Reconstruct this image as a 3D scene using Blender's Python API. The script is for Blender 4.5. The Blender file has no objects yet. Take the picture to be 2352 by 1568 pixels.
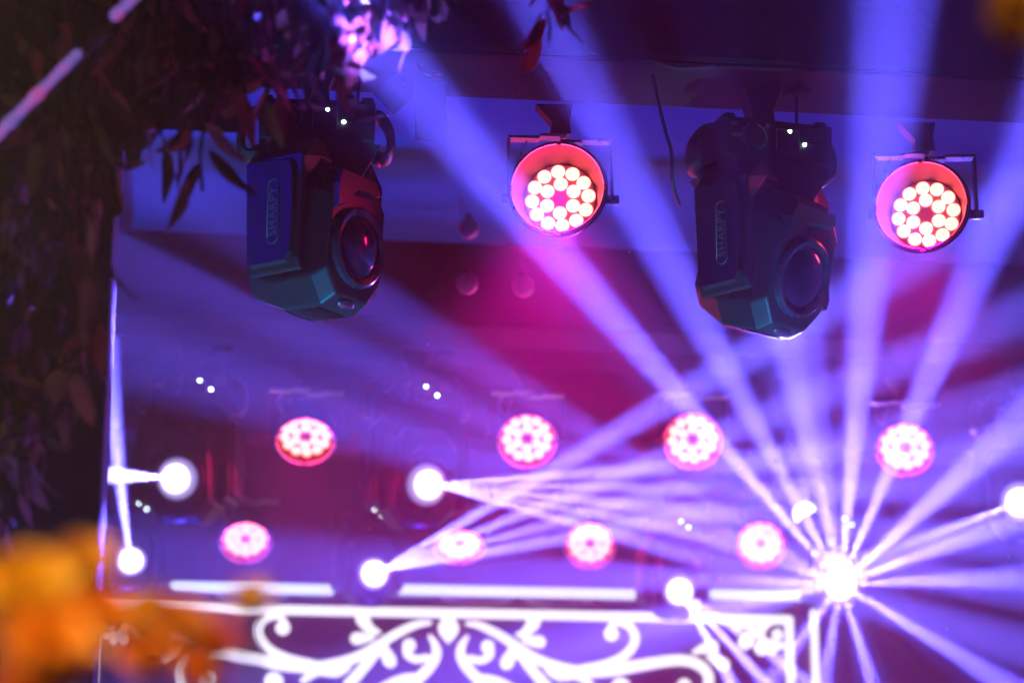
import bpy, bmesh, math, random
from mathutils import Vector, Matrix, Euler
random.seed(7)
sc = bpy.context.scene
COL = sc.collection
R_ = math.radians

# ------------------------------------------------------------------ camera
CAM_LOC = Vector((0, 0, 1.6))
cam = bpy.data.cameras.new('camera')
cam_ob = bpy.data.objects.new('camera', cam)
COL.objects.link(cam_ob)
cam_ob.location = CAM_LOC
cam_ob.rotation_euler = (R_(90 + 15), 0, R_(-7.5))
cam.lens = 85
cam.sensor_width = 36
cam.clip_start = 0.05
cam.clip_end = 400
sc.camera = cam_ob
FPX = 2352 * 85 / 36
ROT = cam_ob.rotation_euler.to_matrix()


def at(px, py, Y):
    """point of the place at depth Y that the survey of the photograph puts at (px, py)"""
    d = ROT @ Vector(((px - 1176) / FPX, (784 - py) / FPX, -1))
    return CAM_LOC + d * (Y / d.y)


cam.dof.use_dof = True
cam.dof.focus_distance = (at(1200, 550, 5.4) - CAM_LOC).dot(ROT @ Vector((0, 0, -1)))
cam.dof.aperture_fstop = 2.0
cam.dof.aperture_blades = 0

# ------------------------------------------------------------------ night sky, exposure
world = bpy.data.worlds.new('World')
sc.world = world
world.use_nodes = True
wn = world.node_tree
sky = wn.nodes.new('ShaderNodeTexSky')
sky.sky_type = 'NISHITA'
sky.sun_disc = False
sky.sun_elevation = R_(-4)
sky.sun_rotation = R_(160)
wn.links.new(sky.outputs[0], wn.nodes['Background'].inputs[0])
wn.nodes['Background'].inputs[1].default_value = 0.012
vs = sc.view_settings
vs.view_transform = 'Standard'
vs.look = 'None'
vs.exposure = 0
vs.gamma = 1
vs.use_curve_mapping = False
cy = sc.cycles
cy.use_denoising = True
cy.max_bounces = 5
cy.diffuse_bounces = 2
cy.glossy_bounces = 3
cy.transmission_bounces = 3
cy.volume_bounces = 0
cy.sample_clamp_indirect = 3
cy.caustics_reflective = False
cy.caustics_refractive = False

# ------------------------------------------------------------------ wash lamps and added fill spots
VIOLET = (0.10, 0.083, 1.0)
RED = (1.0, 0.004, 0.14)
PINK = (1.0, 0.0, 0.55)


def spot(name, a, b, ang, energy, col, radius=.03, blend=1.0, parent=None):
    l = bpy.data.lights.new(name, 'SPOT')
    l.energy = energy
    l.color = col
    l.spot_size = R_(ang)
    l.spot_blend = blend
    l.shadow_soft_size = radius
    ob = bpy.data.objects.new(name, l)
    COL.objects.link(ob)
    ob.location = a
    ob.rotation_euler = (b - a).to_track_quat('-Z', 'Y').to_euler()
    return ob


for x_, e_ in ((-1.7, 700), (-.3, 480), (1.2, 420), (2.7, 320)):
    spot('blue_uplight', Vector((x_, 8.7, .65)), Vector((x_ + .2, 8.9, 3)), 70, e_, (0.02, 0.035, 1.0), .08, .8)  # added unseen uplights that fill the haze with blue
# unseen wash and warm spots outside the frame, without fixtures
spot('blue_wash_light', Vector((-1.9, 10.6, .75)), Vector((-.5, 10.6, 5.0)), 80, 620, (0.0, 0.10, 1.0), .1, .6)
spot('blue_wash_light', Vector((3.2, 10.6, .75)), Vector((3.0, 10.6, 4.8)), 85, 240, (0.16, 0.10, 1.0), .1, .8)
for px_ in (715, 1735):
    h_ = at(px_, 540, 5.42)
    spot('cyan_wash_light', Vector((h_.x - .25, 5.05, .65)), h_, 13, 520, (0.0, 0.45, 1.0), .06, .5)
spot('blue_wash_light', Vector((-2.5, 5.0, 4.5)), Vector((.1, 5.0, 2.7)), 44, 200, (0.0, 0.008, 1.0), .1, 1.0)  # added unseen spot, tints the haze before the left lamp
spot('blue_wash_light', Vector((-.6, 3.3, .8)), Vector((-.25, 4.1, 2.2)), 46, 40, (0.02, 0.03, 1.0), .1, 1.0)  # added unseen spot, tints the column leaves blue
spot('warm_bouquet_light', Vector((-.45, 1.35, 3.0)), Vector((-.27, 1.85, 1.9)), 48, 240, (1.0, 0.70, 0.30), .08, .7)
spot('warm_fill_light', Vector((-.75, 2.75, 3.3)), Vector((-.2, 4.1, 2.75)), 56, 9, (1.0, 0.68, 0.56), .08, .8)  # added unseen fill spot that brightens the leaves
spot('warm_fill_light', Vector((.75, 1.2, 3.3)), Vector((.84, 1.75, 2.3)), 30, 150, (1.0, 0.70, 0.36), .08, .7)  # added unseen fill spot for the flower in the top right corner

# ------------------------------------------------------------------ helpers


def mat(name, color, rough=.5, metal=0.0, var=.25, scale=14, bump=.05, coat=0.0, spec=.5, rand=0.0, trans=None):
    m = bpy.data.materials.new(name)
    m.use_nodes = True
    nt = m.node_tree
    b = nt.nodes['Principled BSDF']
    tc = nt.nodes.new('ShaderNodeTexCoord')
    n = nt.nodes.new('ShaderNodeTexNoise')
    n.inputs['Scale'].default_value = scale
    n.inputs['Detail'].default_value = 6
    nt.links.new(tc.outputs['Object'], n.inputs['Vector'])
    cr = nt.nodes.new('ShaderNodeMix')
    cr.data_type = 'RGBA'
    cr.inputs['A'].default_value = (*[c * (1 - var) for c in color], 1)
    cr.inputs['B'].default_value = (*[min(1, c * (1 + var)) for c in color], 1)
    nt.links.new(n.outputs['Fac'], cr.inputs['Factor'])
    out = cr.outputs['Result']
    if rand:
        oi = nt.nodes.new('ShaderNodeObjectInfo')
        hs = nt.nodes.new('ShaderNodeHueSaturation')
        mr = nt.nodes.new('ShaderNodeMapRange')
        mr.inputs['To Min'].default_value = .5 - rand * .12
        mr.inputs['To Max'].default_value = .5 + rand * .08
        mv = nt.nodes.new('ShaderNodeMapRange')
        mv.inputs['To Min'].default_value = 1 - rand * .6
        mv.inputs['To Max'].default_value = 1 + rand * .9
        wn_ = nt.nodes.new('ShaderNodeTexWhiteNoise')
        wn_.noise_dimensions = '1D'
        nt.links.new(oi.outputs['Random'], mr.inputs['Value'])
        nt.links.new(oi.outputs['Random'], wn_.inputs['W'])
        nt.links.new(wn_.outputs['Value'], mv.inputs['Value'])
        nt.links.new(mr.outputs[0], hs.inputs['Hue'])
        nt.links.new(mv.outputs[0], hs.inputs['Value'])
        nt.links.new(out, hs.inputs['Color'])
        out = hs.outputs[0]
    nt.links.new(out, b.inputs['Base Color'])
    rr = nt.nodes.new('ShaderNodeMapRange')
    rr.inputs['To Min'].default_value = max(.02, rough - .12)
    rr.inputs['To Max'].default_value = min(1, rough + .12)
    nt.links.new(n.outputs['Fac'], rr.inputs['Value'])
    nt.links.new(rr.outputs[0], b.inputs['Roughness'])
    b.inputs['Metallic'].default_value = metal
    b.inputs['Specular IOR Level'].default_value = spec
    b.inputs['Coat Weight'].default_value = coat
    if trans:
        tb = nt.nodes.new('ShaderNodeBsdfTranslucent')
        ms = nt.nodes.new('ShaderNodeMixShader')
        ms.inputs[0].default_value = trans
        nt.links.new(out, tb.inputs['Color'])
        nt.links.new(b.outputs[0], ms.inputs[1])
        nt.links.new(tb.outputs[0], ms.inputs[2])
        nt.links.new(ms.outputs[0], nt.nodes['Material Output'].inputs['Surface'])
    if bump:
        bp = nt.nodes.new('ShaderNodeBump')
        bp.inputs['Strength'].default_value = bump
        bp.inputs['Distance'].default_value = .01
        n2 = nt.nodes.new('ShaderNodeTexNoise')
        n2.inputs['Scale'].default_value = scale * 6
        nt.links.new(tc.outputs['Object'], n2.inputs['Vector'])
        nt.links.new(n2.outputs['Fac'], bp.inputs['Height'])
        nt.links.new(bp.outputs[0], b.inputs['Normal'])
    return m


def glow(name, color, strength):
    m = bpy.data.materials.new(name)
    m.use_nodes = True
    nt = m.node_tree
    b = nt.nodes['Principled BSDF']
    b.inputs['Base Color'].default_value = (.3, .3, .3, 1)
    b.inputs['Roughness'].default_value = .25
    b.inputs['Emission Color'].default_value = (*color, 1)
    b.inputs['Emission Strength'].default_value = strength
    m.cycles.emission_sampling = 'NONE'
    return m


M = {}
M['black_plastic'] = mat('black_plastic', (.026, .026, .03), .42, var=.2, scale=30, bump=.04)
M['dark_plastic'] = mat('dark_plastic', (.016, .016, .02), .5, var=.2, scale=30, bump=.05)
M['black_metal'] = mat('black_metal', (.03, .028, .03), .45, var=.3, scale=18, bump=.05)
M['steel'] = mat('steel', (.55, .55, .58), .3, 1.0, var=.2, scale=40, bump=.1)
M['black_cloth'] = mat('black_cloth', (.012, .011, .013), .9, var=.5, scale=5, bump=.3, spec=.2)
M['canvas'] = mat('canvas', (.22, .22, .24), .85, var=.12, scale=1.2, bump=.15)
M['white_cloth'] = mat('white_cloth', (.7, .7, .74), .8, var=.1, scale=3, bump=.2)
M['floor'] = mat('floor', (.04, .04, .045), .6, var=.4, scale=2, bump=.2)
M['print'] = mat('print', (.22, .2, .19), .6, var=.3, scale=90, bump=0)
M['lens_glass'] = mat('lens_glass', (.03, .012, .05), .14, var=.2, scale=20, bump=.0, coat=1.0, spec=.8)
M['lens_ring'] = mat('lens_ring', (.05, .03, .05), .28, var=.2, scale=30, bump=.02, coat=.5)
M['led_plate'] = mat('led_plate', (.35, .33, .32), .4, var=.15, scale=20, bump=.02)
M['par_inside'] = mat('par_inside', (.011, .010, .010), .45, var=.2, scale=20, bump=.04)
M['screen'] = mat('screen', (.03, .02, .07), .35, var=.25, scale=30, bump=.02)
M['leaf_olive'] = mat('leaf_olive', (.36, .27, .17), .42, var=.35, scale=25, bump=.25, rand=.8, trans=.45)
M['leaf_rust'] = mat('leaf_rust', (.42, .19, .15), .42, var=.35, scale=25, bump=.25, rand=.6, trans=.45)
M['leaf_green'] = mat('leaf_green', (.05, .06, .035), .4, var=.4, scale=25, bump=.25, rand=.8, trans=.45)
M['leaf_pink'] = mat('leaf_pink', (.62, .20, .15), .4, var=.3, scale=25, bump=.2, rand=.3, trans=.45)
M['vine'] = mat('vine', (.05, .04, .02), .8, var=.4, scale=30, bump=.3)
M['petal'] = mat('petal', (.85, .33, .008), .6, var=.3, scale=30, bump=.1, rand=.35, trans=.45)
M['stem'] = mat('stem', (.05, .09, .025), .6, var=.3, scale=30, bump=.1)
M['foil'] = mat('foil', (.75, .7, .78), .32, 1.0, var=.3, scale=26, bump=.8)
M['pink_glass'] = mat('pink_glass', (.95, .72, .68), .3, var=.15, scale=20, bump=0, coat=.6)
M['led_red'] = glow('led_red', (1.0, .088, .072), 14)
M['lens_white'] = glow('lens_white', (.92, .88, 1.0), 6)
_nt = M['lens_white'].node_tree
_tc = _nt.nodes.new('ShaderNodeTexCoord')
_sp = _nt.nodes.new('ShaderNodeSeparateXYZ')
_cb = _nt.nodes.new('ShaderNodeCombineXYZ')
_ln = _nt.nodes.new('ShaderNodeVectorMath')
_ln.operation = 'LENGTH'
_rp = _nt.nodes.new('ShaderNodeValToRGB')
_mr = _nt.nodes.new('ShaderNodeMapRange')
_mr.inputs['From Max'].default_value = .08
_nt.links.new(_tc.outputs['Object'], _sp.inputs[0])
_nt.links.new(_sp.outputs['X'], _cb.inputs['X'])
_nt.links.new(_sp.outputs['Z'], _cb.inputs['Y'])
_nt.links.new(_cb.outputs[0], _ln.inputs[0])
_nt.links.new(_ln.outputs['Value'], _mr.inputs['Value'])
_nt.links.new(_mr.outputs[0], _rp.inputs['Fac'])
_e = _rp.color_ramp.elements
_e[0].position, _e[0].color = .50, (1, .97, 1, 1)
_e[1].position, _e[1].color = .98, (.018, .012, .06, 1)
_e2 = _e.new(.68)
_e2.color = (.12, .10, .20, 1)
_nt.links.new(_rp.outputs['Color'], _nt.nodes['Principled BSDF'].inputs['Emission Color'])
M['neon'] = glow('neon', (.96, .97, 1.0), 1.5)
M['bar_white'] = glow('bar_white', (.80, .95, 1.0), 1.25)
M['indicator'] = glow('indicator', (.75, 1.0, .97), 14)
M['standby'] = glow('standby', (.25, 1.0, .6), 2.5)


def link(name, me, material, parent=None):
    ob = bpy.data.objects.new(name, me)
    COL.objects.link(ob)
    if material is not None and not me.materials:
        me.materials.append(material)
    if parent is not None:
        ob.parent = parent
    return ob


def bm_obj(name, bm, material, parent=None, smooth=False, angle=None):
    bmesh.ops.recalc_face_normals(bm, faces=bm.faces)
    me = bpy.data.meshes.new(name)
    bm.to_mesh(me)
    bm.free()
    if smooth:
        for p in me.polygons:
            p.use_smooth = True
        if angle:
            me.set_sharp_from_angle(angle=R_(angle))
    return link(name, me, material, parent)


def tag(o, label, cat, group=None):
    o['label'] = label
    o['category'] = cat
    if group:
        o['group'] = group
    return o


def structure(o):
    o['kind'] = 'structure'
    return o


def empty(name, loc, label, cat, group=None):
    o = bpy.data.objects.new(name, None)
    COL.objects.link(o)
    o.location = loc
    o.empty_display_size = .1
    return tag(o, label, cat, group)


def add_box(bm, c, s, bev=0.0, rot=None):
    r = bmesh.ops.create_cube(bm, size=1)
    vs_ = r['verts']
    bmesh.ops.scale(bm, vec=s, verts=vs_)
    if bev:
        es = list({e for v in vs_ for e in v.link_edges})
        rb = bmesh.ops.bevel(bm, geom=es, offset=bev, segments=2, profile=.6, affect='EDGES')
        vs_ = list({v for f in rb['faces'] for v in f.verts} | {v for v in vs_ if v.is_valid})
    if rot is not None:
        bmesh.ops.rotate(bm, cent=(0, 0, 0), matrix=rot, verts=vs_)
    bmesh.ops.translate(bm, vec=c, verts=vs_)


def box(name, c, s, material, parent=None, bev=0.0, rot=None):
    bm = bmesh.new()
    add_box(bm, c, s, bev, rot)
    return bm_obj(name, bm, material, parent)


def catmull(pts, n=6):
    out = []
    P_ = [Vector(p) for p in pts]
    for i in range(len(P_) - 1):
        p0 = P_[max(i - 1, 0)]
        p1, p2 = P_[i], P_[i + 1]
        p3 = P_[min(i + 2, len(P_) - 1)]
        for k in range(n):
            t = k / n
            out.append(.5 * ((2 * p1) + (p2 - p0) * t + (2 * p0 - 5 * p1 + 4 * p2 - p3) * t * t + (3 * p1 - p0 - 3 * p2 + p3) * t ** 3))
    out.append(P_[-1])
    return out


def add_tube(bm, pts, radii, seg=10, caps=True):
    """sweep of circles; round caps made of two shrinking rings"""
    pts = [Vector(p) for p in pts]
    if not hasattr(radii, '__len__'):
        radii = [radii] * len(pts)
    if caps:
        d0 = (pts[0] - pts[1]).normalized()
        d1 = (pts[-1] - pts[-2]).normalized()
        r0, r1 = radii[0], radii[-1]
        pts = [pts[0] + d0 * r0 * .95, pts[0] + d0 * r0 * .6] + pts + [pts[-1] + d1 * r1 * .6, pts[-1] + d1 * r1 * .95]
        radii = [r0 * .3, r0 * .8] + list(radii) + [r1 * .8, r1 * .3]
    rings = []
    up = None
    for i, p in enumerate(pts):
        t = (pts[min(i + 1, len(pts) - 1)] - pts[max(i - 1, 0)]).normalized()
        if up is None:
            up = Vector((0, 1, 0)) if abs(t.y) < .9 else Vector((1, 0, 0))
        side = t.cross(up).normalized()
        up = side.cross(t).normalized()
        rings.append([bm.verts.new(p + (side * math.cos(a) + up * math.sin(a)) * radii[i]) for a in [2 * math.pi * k / seg for k in range(seg)]])
    for a, b in zip(rings, rings[1:]):
        for k in range(seg):
            bm.faces.new((a[k], a[(k + 1) % seg], b[(k + 1) % seg], b[k]))
    bm.faces.new(rings[0][::-1])
    bm.faces.new(rings[-1])


def tube(name, pts, radii, material, parent=None, seg=10, caps=True):
    bm = bmesh.new()
    add_tube(bm, pts, radii, seg, caps)
    return bm_obj(name, bm, material, parent, True, 60)


def add_lathe(bm, prof, seg=40, axis='Y', closed=False):
    """profile of (r, h) turned about an axis through the origin"""
    rings = []
    for r, h in prof:
        ring = []
        for k in range(seg):
            a = 2 * math.pi * k / seg
            c, s = r * math.cos(a), r * math.sin(a)
            ring.append(bm.verts.new((c, h, s) if axis == 'Y' else (c, s, h)))
        rings.append(ring)
    prs = list(zip(rings, rings[1:])) + ([(rings[-1], rings[0])] if closed else [])
    for a, b in prs:
        for k in range(seg):
            bm.faces.new((a[k], a[(k + 1) % seg], b[(k + 1) % seg], b[k]))
    if not closed:
        for ring in (rings[0], rings[-1]):
            bm.faces.new(ring)


def lathe(name, prof, material, parent=None, seg=40, axis='Y', closed=False, angle=35):
    bm = bmesh.new()
    add_lathe(bm, prof, seg, axis, closed)
    return bm_obj(name, bm, material, parent, True, angle)


def add_extrude(bm, poly, y0, y1):
    """polygon in x,z extruded along y"""
    a = [bm.verts.new((x, y0, z)) for x, z in poly]
    b = [bm.verts.new((x, y1, z)) for x, z in poly]
    bm.faces.new(a)
    bm.faces.new(b[::-1])
    n = len(poly)
    for k in range(n):
        bm.faces.new((a[k], b[k], b[(k + 1) % n], a[(k + 1) % n]))


def copy_tree(o, parent=None):
    c = o.copy()
    COL.objects.link(c)
    c.parent = parent
    for ch in list(o.children):
        copy_tree(ch, c)
    return c


def text_mesh(s, size):
    cu = bpy.data.curves.new('t', 'FONT')
    cu.body = s
    cu.size = size
    cu.align_x = 'CENTER'
    cu.align_y = 'CENTER'
    cu.extrude = .0006
    cu.offset = size * .022
    cu.space_character = 1.15
    cu.resolution_u = 3
    t = bpy.data.objects.new('t', cu)
    COL.objects.link(t)
    dg = bpy.context.evaluated_depsgraph_get()
    me = bpy.data.meshes.new_from_object(t.evaluated_get(dg))
    bpy.data.objects.remove(t)
    return me


# ------------------------------------------------------------------ the setting
g = bmesh.new()
bmesh.ops.create_grid(g, x_segments=8, y_segments=8, size=60)
structure(bm_obj('ground', g, M['floor'])).location = (0, 20, 0)
sf = structure(box('stage_floor', (1, 9.5, .3), (11, 9, .6), M['floor'], bev=.02))

# pale tent lining behind the front beam, with tension folds
bm = bmesh.new()
NX, NY = 120, 50
grid = []
folds = [(-1.5, 9.0, .55, .05, .30), (.5, 9.2, .75, .05, .28), (2.2, 9.4, -.65, .045, .25), (3.3, 9.2, .6, .05, .25), (-.3, 10.4, -.5, .05, .3), (4.4, 9.6, -.7, .05, .3)]
for j in range(NY + 1):
    row = []
    for i in range(NX + 1):
        x = -6 + 15 * i / NX
        y = 8.35 + 4.6 * j / NY
        z = 4.9 + (y - 8.35) * .10
        z += .03 * math.sin(x * 1.7 + y * 1.2) + .012 * math.sin(x * 5.1 - y * 2.3)
        for fx, fy, sl, h, wd in folds:
            d = (x - fx) * math.sin(math.atan(sl)) - (y - fy) * math.cos(math.atan(sl))
            z -= h * math.exp(-(d / wd) ** 2)
        row.append(bm.verts.new((x, y, z)))
    grid.append(row)
for j in range(NY):
    for i in range(NX):
        bm.faces.new((grid[j][i], grid[j][i + 1], grid[j + 1][i + 1], grid[j + 1][i]))
roof = bm_obj('tent_lining', bm, M['canvas'], smooth=True)
tag(roof, 'pale tent lining with tension folds above the second black beam', 'tent')
# back drape
bm = bmesh.new()
NX = 260
prev = None
for i in range(NX + 1):
    x = -7 + 17 * i / NX
    y = 12.2 + .07 * math.sin(x * 7.3) + .03 * math.sin(x * 17 + 1)
    cur = (bm.verts.new((x, y, 0)), bm.verts.new((x, y, 5.3)))
    if prev:
        bm.faces.new((prev[0], cur[0], cur[1], prev[1]))
    prev = cur
drape = bm_obj('backdrop_curtain', bm, M['black_cloth'], smooth=True)
tag(drape, 'dark pleated curtain closing the back of the stage', 'curtain')


def clad_beam(y0, y1, z0, z1, x0, x1, label):
    t = empty('clad_beam', ((x0 + x1) / 2, (y0 + y1) / 2, z0), label, 'beam', 'black clad beams that carry the lamps')
    bm = bmesh.new()
    w, d, h = x1 - x0, y1 - y0, z1 - z0
    add_box(bm, (0, 0, h / 2), (w, d, h), .012)
    bm_obj('cladding', bm, M['black_cloth'], t)
    n = 6
    for k in range(n):
        x = -w / 2 + w * (k + .5) / n + .06 * math.sin(k * 5)
        box('seam', (x, -d / 2 - .002, h / 2), (.012, .006, h * .96), M['black_cloth'], t)
    tube('hem_cord', [(-w / 2, -d / 2 + .01, -.004), (w / 2, -d / 2 + .01, -.004)], .006, M['black_cloth'], t, 8)
    return t


TZ = 3.74
clad_beam(5.30, 5.62, TZ, TZ + .45, -4.5, 6.5, 'black cloth covered beam across the top carrying the nearest lamps')
clad_beam(7.70, 8.02, TZ, TZ + .28, -4.5, 6.8, 'black cloth covered beam behind the nearest lamps carrying the second row')
clad_beam(9.25, 9.55, TZ - .03, TZ + .25, -4.5, 7.2, 'rearmost black beam carrying the lowest row of lamps')

# white cloth strip hanging from the lining at the far left
p = at(272, 480, 8.3)
bm = bmesh.new()
prev = None
for k in range(25):
    f = k / 24
    x = p.x - .12 + .165 * f
    y = 8.3 + .018 * math.sin(f * 19) + .01 * math.sin(f * 41)
    cur = [bm.verts.new((x + .012 * math.sin(j * 1.1), y + .004 * math.sin(j * 2.2), 4.0 + .13 * j)) for j in range(9)]
    if prev:
        for j in range(8):
            bm.faces.new((prev[j], cur[j], cur[j + 1], prev[j + 1]))
    prev = cur
strip = bm_obj('cloth_strip', bm, M['white_cloth'], smooth=True)
tag(strip, 'narrow white cloth strip lit violet between foliage column and blue canvas', 'cloth')

# black portal at the left: column and header that carry the greenery
ce = at(249, 784, 4.45)
portal = empty('portal_frame', (ce.x - .6, 4.6, 0), 'black portal column at the left hung with leafy garlands', 'portal')
box('column', (0, 0, 2.0), (1.2, .3, 4.0), M['black_cloth'], portal, .01)
hx = at(560, 190, 4.45)
box('header', ((hx.x - ce.x) / 2 + .6 + .002, 0, (4.0 + hx.z) / 2), (hx.x - ce.x, .296, 4.0 - hx.z), M['black_cloth'], portal, .01)

# ------------------------------------------------------------------ moving head lamp
HEAD_Z = -.405      # tilt axis below the hanging point


def make_moving_head():
    t = empty('moving_head_lamp', (0, 0, 0), 'x', 'stage lamp', 'moving head lamps hung under the beams')
    # clamp to the beam
    bm = bmesh.new()
    add_extrude(bm, [(-.05, .04), (.05, .04), (.026, -.02), (.034, -.085), (-.034, -.085), (-.028, -.035)], -.025, .025)
    bm_obj('clamp', bm, M['black_metal'], t)
    tube('safety_bolt', [(.10, 0, .034), (.095, 0, -.10)], .004, M['black_metal'], t, 8)
    tube('safety_disc', [(.10, 0, .031), (.10, 0, .038)], .036, M['black_cloth'], t, 16, False)
    # base box: wide, front face slightly raked
    bm = bmesh.new()
    add_box(bm, (0, 0, -.135), (.275, .25, .098), .010)
    for v in bm.verts:
        if v.co.z < -.14:
            v.co.x *= .985
            v.co.y *= .97
    base = bm_obj('base', bm, M['dark_plastic'], t, True, 30)
    # raised corner bumpers on top of the base
    for s in (-1, 1):
        box('corner_bumper', (s * .118, -.02, -.08), (.030, .16, .024), M['black_plastic'], base, .008)
    # printed and fitted things on the front face of the base
    yf = -.1265
    ring = bmesh.new()
    for a0, a1 in ((-70, 70), (110, 250)):
        pts = [(-.068 + .032 * math.cos(R_(a)), yf, -.134 + .032 * math.sin(R_(a))) for a in range(a0, a1 + 1, 10)]
        add_tube(ring, pts, .0016, 6)
    bm_obj('dial_ring', ring, M['print'], base, True)
    dial = lathe('fan_grille', [(.002, -.002), (.024, -.002), (.026, 0), (.026, .004), (.002, .004)], M['black_plastic'], base, 24)
    dial.location = (-.068, yf + .001, -.134)
    box('dial_tag', (-.112, yf, -.134), (.026, .0016, .010), M['print'], base)
    lathe('logo_dot', [(.001, -.001), (.0055, -.001), (.0055, .001), (.001, .001)], M['print'], base, 12).location = (-.033, yf, -.103)
    box('logo_line', (-.036, yf, -.110), (.016, .0014, .0024), M['print'], base)
    fr = bmesh.new()
    cx, cz, w, h = .018, -.135, .058, .052
    for a, b in (((-w / 2, h / 2), (w / 2, h / 2)), ((-w / 2, -h / 2), (-w / 2, h / 2)), ((w / 2, -h / 2), (w / 2, h / 2))):
        add_tube(fr, [(cx + a[0], yf, cz + a[1]), (cx + b[0], yf, cz + b[1])], .0012, 6)
    bm_obj('display_frame', fr, M['print'], base)
    box('display', (cx, yf + .0008, cz - .001), (.052, .0022, .046), M['lens_glass'], base)
    for k in range(6):
        ww = [.044, .040, .046, .046, .044, .018][k]
        box('printed_line', (.092, yf, -.100 - k * .0058), (ww, .0012, .0022), M['print'], base)
    box('printed_line', (.078, yf, -.143), (.012, .0012, .0026), M['print'], base)
    for k, (x, z) in enumerate(((.024, -.113), (.062, -.142))):
        i_ = lathe('indicator_light', [(.001, -.003), (.004, -.002), (.005, .001), (.001, .001)], M['indicator'], base, 12)
        i_.location = (x, yf, z)
    ce_ = link('approval_mark', CE_MESH, M['print'], base)
    ce_.location = (-.118, yf, -.106)
    ce_.rotation_euler = (R_(90), R_(180), 0)
    # carrying handles on both sides of the base
    for s in (-1, 1):
        x0 = s * .136
        pts = catmull([(x0, 0, -.082), (x0 + s * .020, 0, -.088), (x0 + s * .040, 0, -.125), (x0 + s * .040, 0, -.172), (x0 + s * .022, 0, -.190), (x0, 0, -.178)], 5)
        bm = bmesh.new()
        add_tube(bm, pts, .011, 10)
        for v in bm.verts:
            v.co.y *= 4.2
        bm_obj('handle', bm, M['black_plastic'], t, True, 50)
    # funnel shaped shoulder between base and yoke
    bm = bmesh.new()
    tp = [(-.136, -.115), (.136, -.115), (.136, .115), (-.136, .115)]
    bt = [(-.088, -.07), (.088, -.07), (.088, .07), (-.088, .07)]
    a = [bm.verts.new((x, y, -.1855)) for x, y in tp]
    b = [bm.verts.new((x, y, -.275)) for x, y in bt]
    bm.faces.new(a)
    bm.faces.new(b)
    for k in range(4):
        bm.faces.new((a[k], a[(k + 1) % 4], b[(k + 1) % 4], b[k]))
    sh = bm_obj('shoulder', bm, M['black_plastic'], t)
    sh.rotation_euler = (0, 0, R_(8))
    # yoke: a U with splayed shoulders
    bm = bmesh.new()
    outer = [(-.115, 0), (.115, 0), (.158, -.05), (.160, -.30), (.148, -.325)]
    inner = [(.126, -.325), (.124, -.10), (.085, -.045), (-.085, -.045), (-.124, -.10), (-.126, -.325)]
    poly = outer + inner + [(-.148, -.325), (-.160, -.30), (-.158, -.05)]
    # built from quads so that the concave U caps cleanly
    segs = [[(-.115, 0), (.115, 0), (.085, -.045), (-.085, -.045)],
            [(.115, 0), (.158, -.05), (.124, -.10), (.085, -.045)],
            [(.158, -.05), (.160, -.30), (.126, -.30), (.124, -.10)],
            [(.160, -.30), (.148, -.325), (.134, -.325), (.126, -.30)]]
    segs += [[(-x, z) for x, z in q][::-1] for q in segs[1:]]
    hw = lambda z: .085 if z > -.06 else .074
    for q in segs:
        a = [bm.verts.new((x, -hw(z), z)) for x, z in q]
        b = [bm.verts.new((x, hw(z), z)) for x, z in q]
        bm.faces.new(a)
        bm.faces.new(b[::-1])
        for k in range(4):
            bm.faces.new((a[k], b[k], b[(k + 1) % 4], a[(k + 1) % 4]))
    bmesh.ops.remove_doubles(bm, verts=bm.verts, dist=.0005)
    dbl = {}
    for f in list(bm.faces):
        key = tuple(sorted(v.index for v in f.verts))
    bm.verts.index_update()
    seen = {}
    for f in list(bm.faces):
        seen.setdefault(tuple(sorted(v.index for v in f.verts)), []).append(f)
    kill = [f for fs in seen.values() if len(fs) > 1 for f in fs]
    bmesh.ops.delete(bm, geom=kill, context='FACES_ONLY')
    yoke = bm_obj('yoke', bm, M['black_plastic'], t)
    yoke.location = (0, 0, -.187)
    bv = yoke.modifiers.new('bevel', 'BEVEL')
    bv.width = .006
    bv.segments = 2
    for s in (-1, 1):
        # smooth cover plate of the arm, rounded outline
        bm = bmesh.new()
        pl = [(-.058, .02), (.05, .03), (.066, .0), (.070, -.10), (.066, -.205), (.052, -.232), (-.05, -.232), (-.064, -.21), (-.070, -.10), (-.066, .0)]
        a = [bm.verts.new((s * .162, y, z - .08)) for y, z in pl]
        b = [bm.verts.new((s * .172, y * .93, -.18 + (z - .08 + .18) * .95)) for y, z in pl]
        n = len(pl)
        bm.faces.new(a)
        bm.faces.new(b)
        for k in range(n):
            bm.faces.new((a[k], a[(k + 1) % n], b[(k + 1) % n], b[k]))
        bm_obj('arm_cover', bm, M['dark_plastic'], yoke)
        for (y, z) in ((-.05, -.075), (.05, -.075), (-.05, -.285), (.05, -.285)):
            sr = tube('screw', [(s * .171, y, z), (s * .1745, y, z)], .004, M['black_metal'], yoke, 10, False)
        ov = bmesh.new()
        pts = []
        for k in range(29):
            a_ = 2 * math.pi * k / 28
            yy = .0155 * math.cos(a_)
            zz = .0155 * math.sin(a_) + (.062 if math.sin(a_) > 0.001 else -.062)
            pts.append((s * .1735, yy - .012, zz - .185))
        add_tube(ov, pts, .0013, 6, False)
        bm_obj('logo_outline', ov, M['print'], yoke, True)
        lg = link('logo_lettering', LOGO_MESH, M['print'], yoke)
        lg.location = (s * .1730, -.012, -.185)
        # letters read along the arm, from the bottom upwards
        lg.rotation_euler = Matrix(((0, 0, s), (0, s * 1, 0), (-1, 0, 0))).to_euler() if s > 0 else Matrix(((0, 0, -1), (0, 1, 0), (1, 0, 0))).to_euler()
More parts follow.
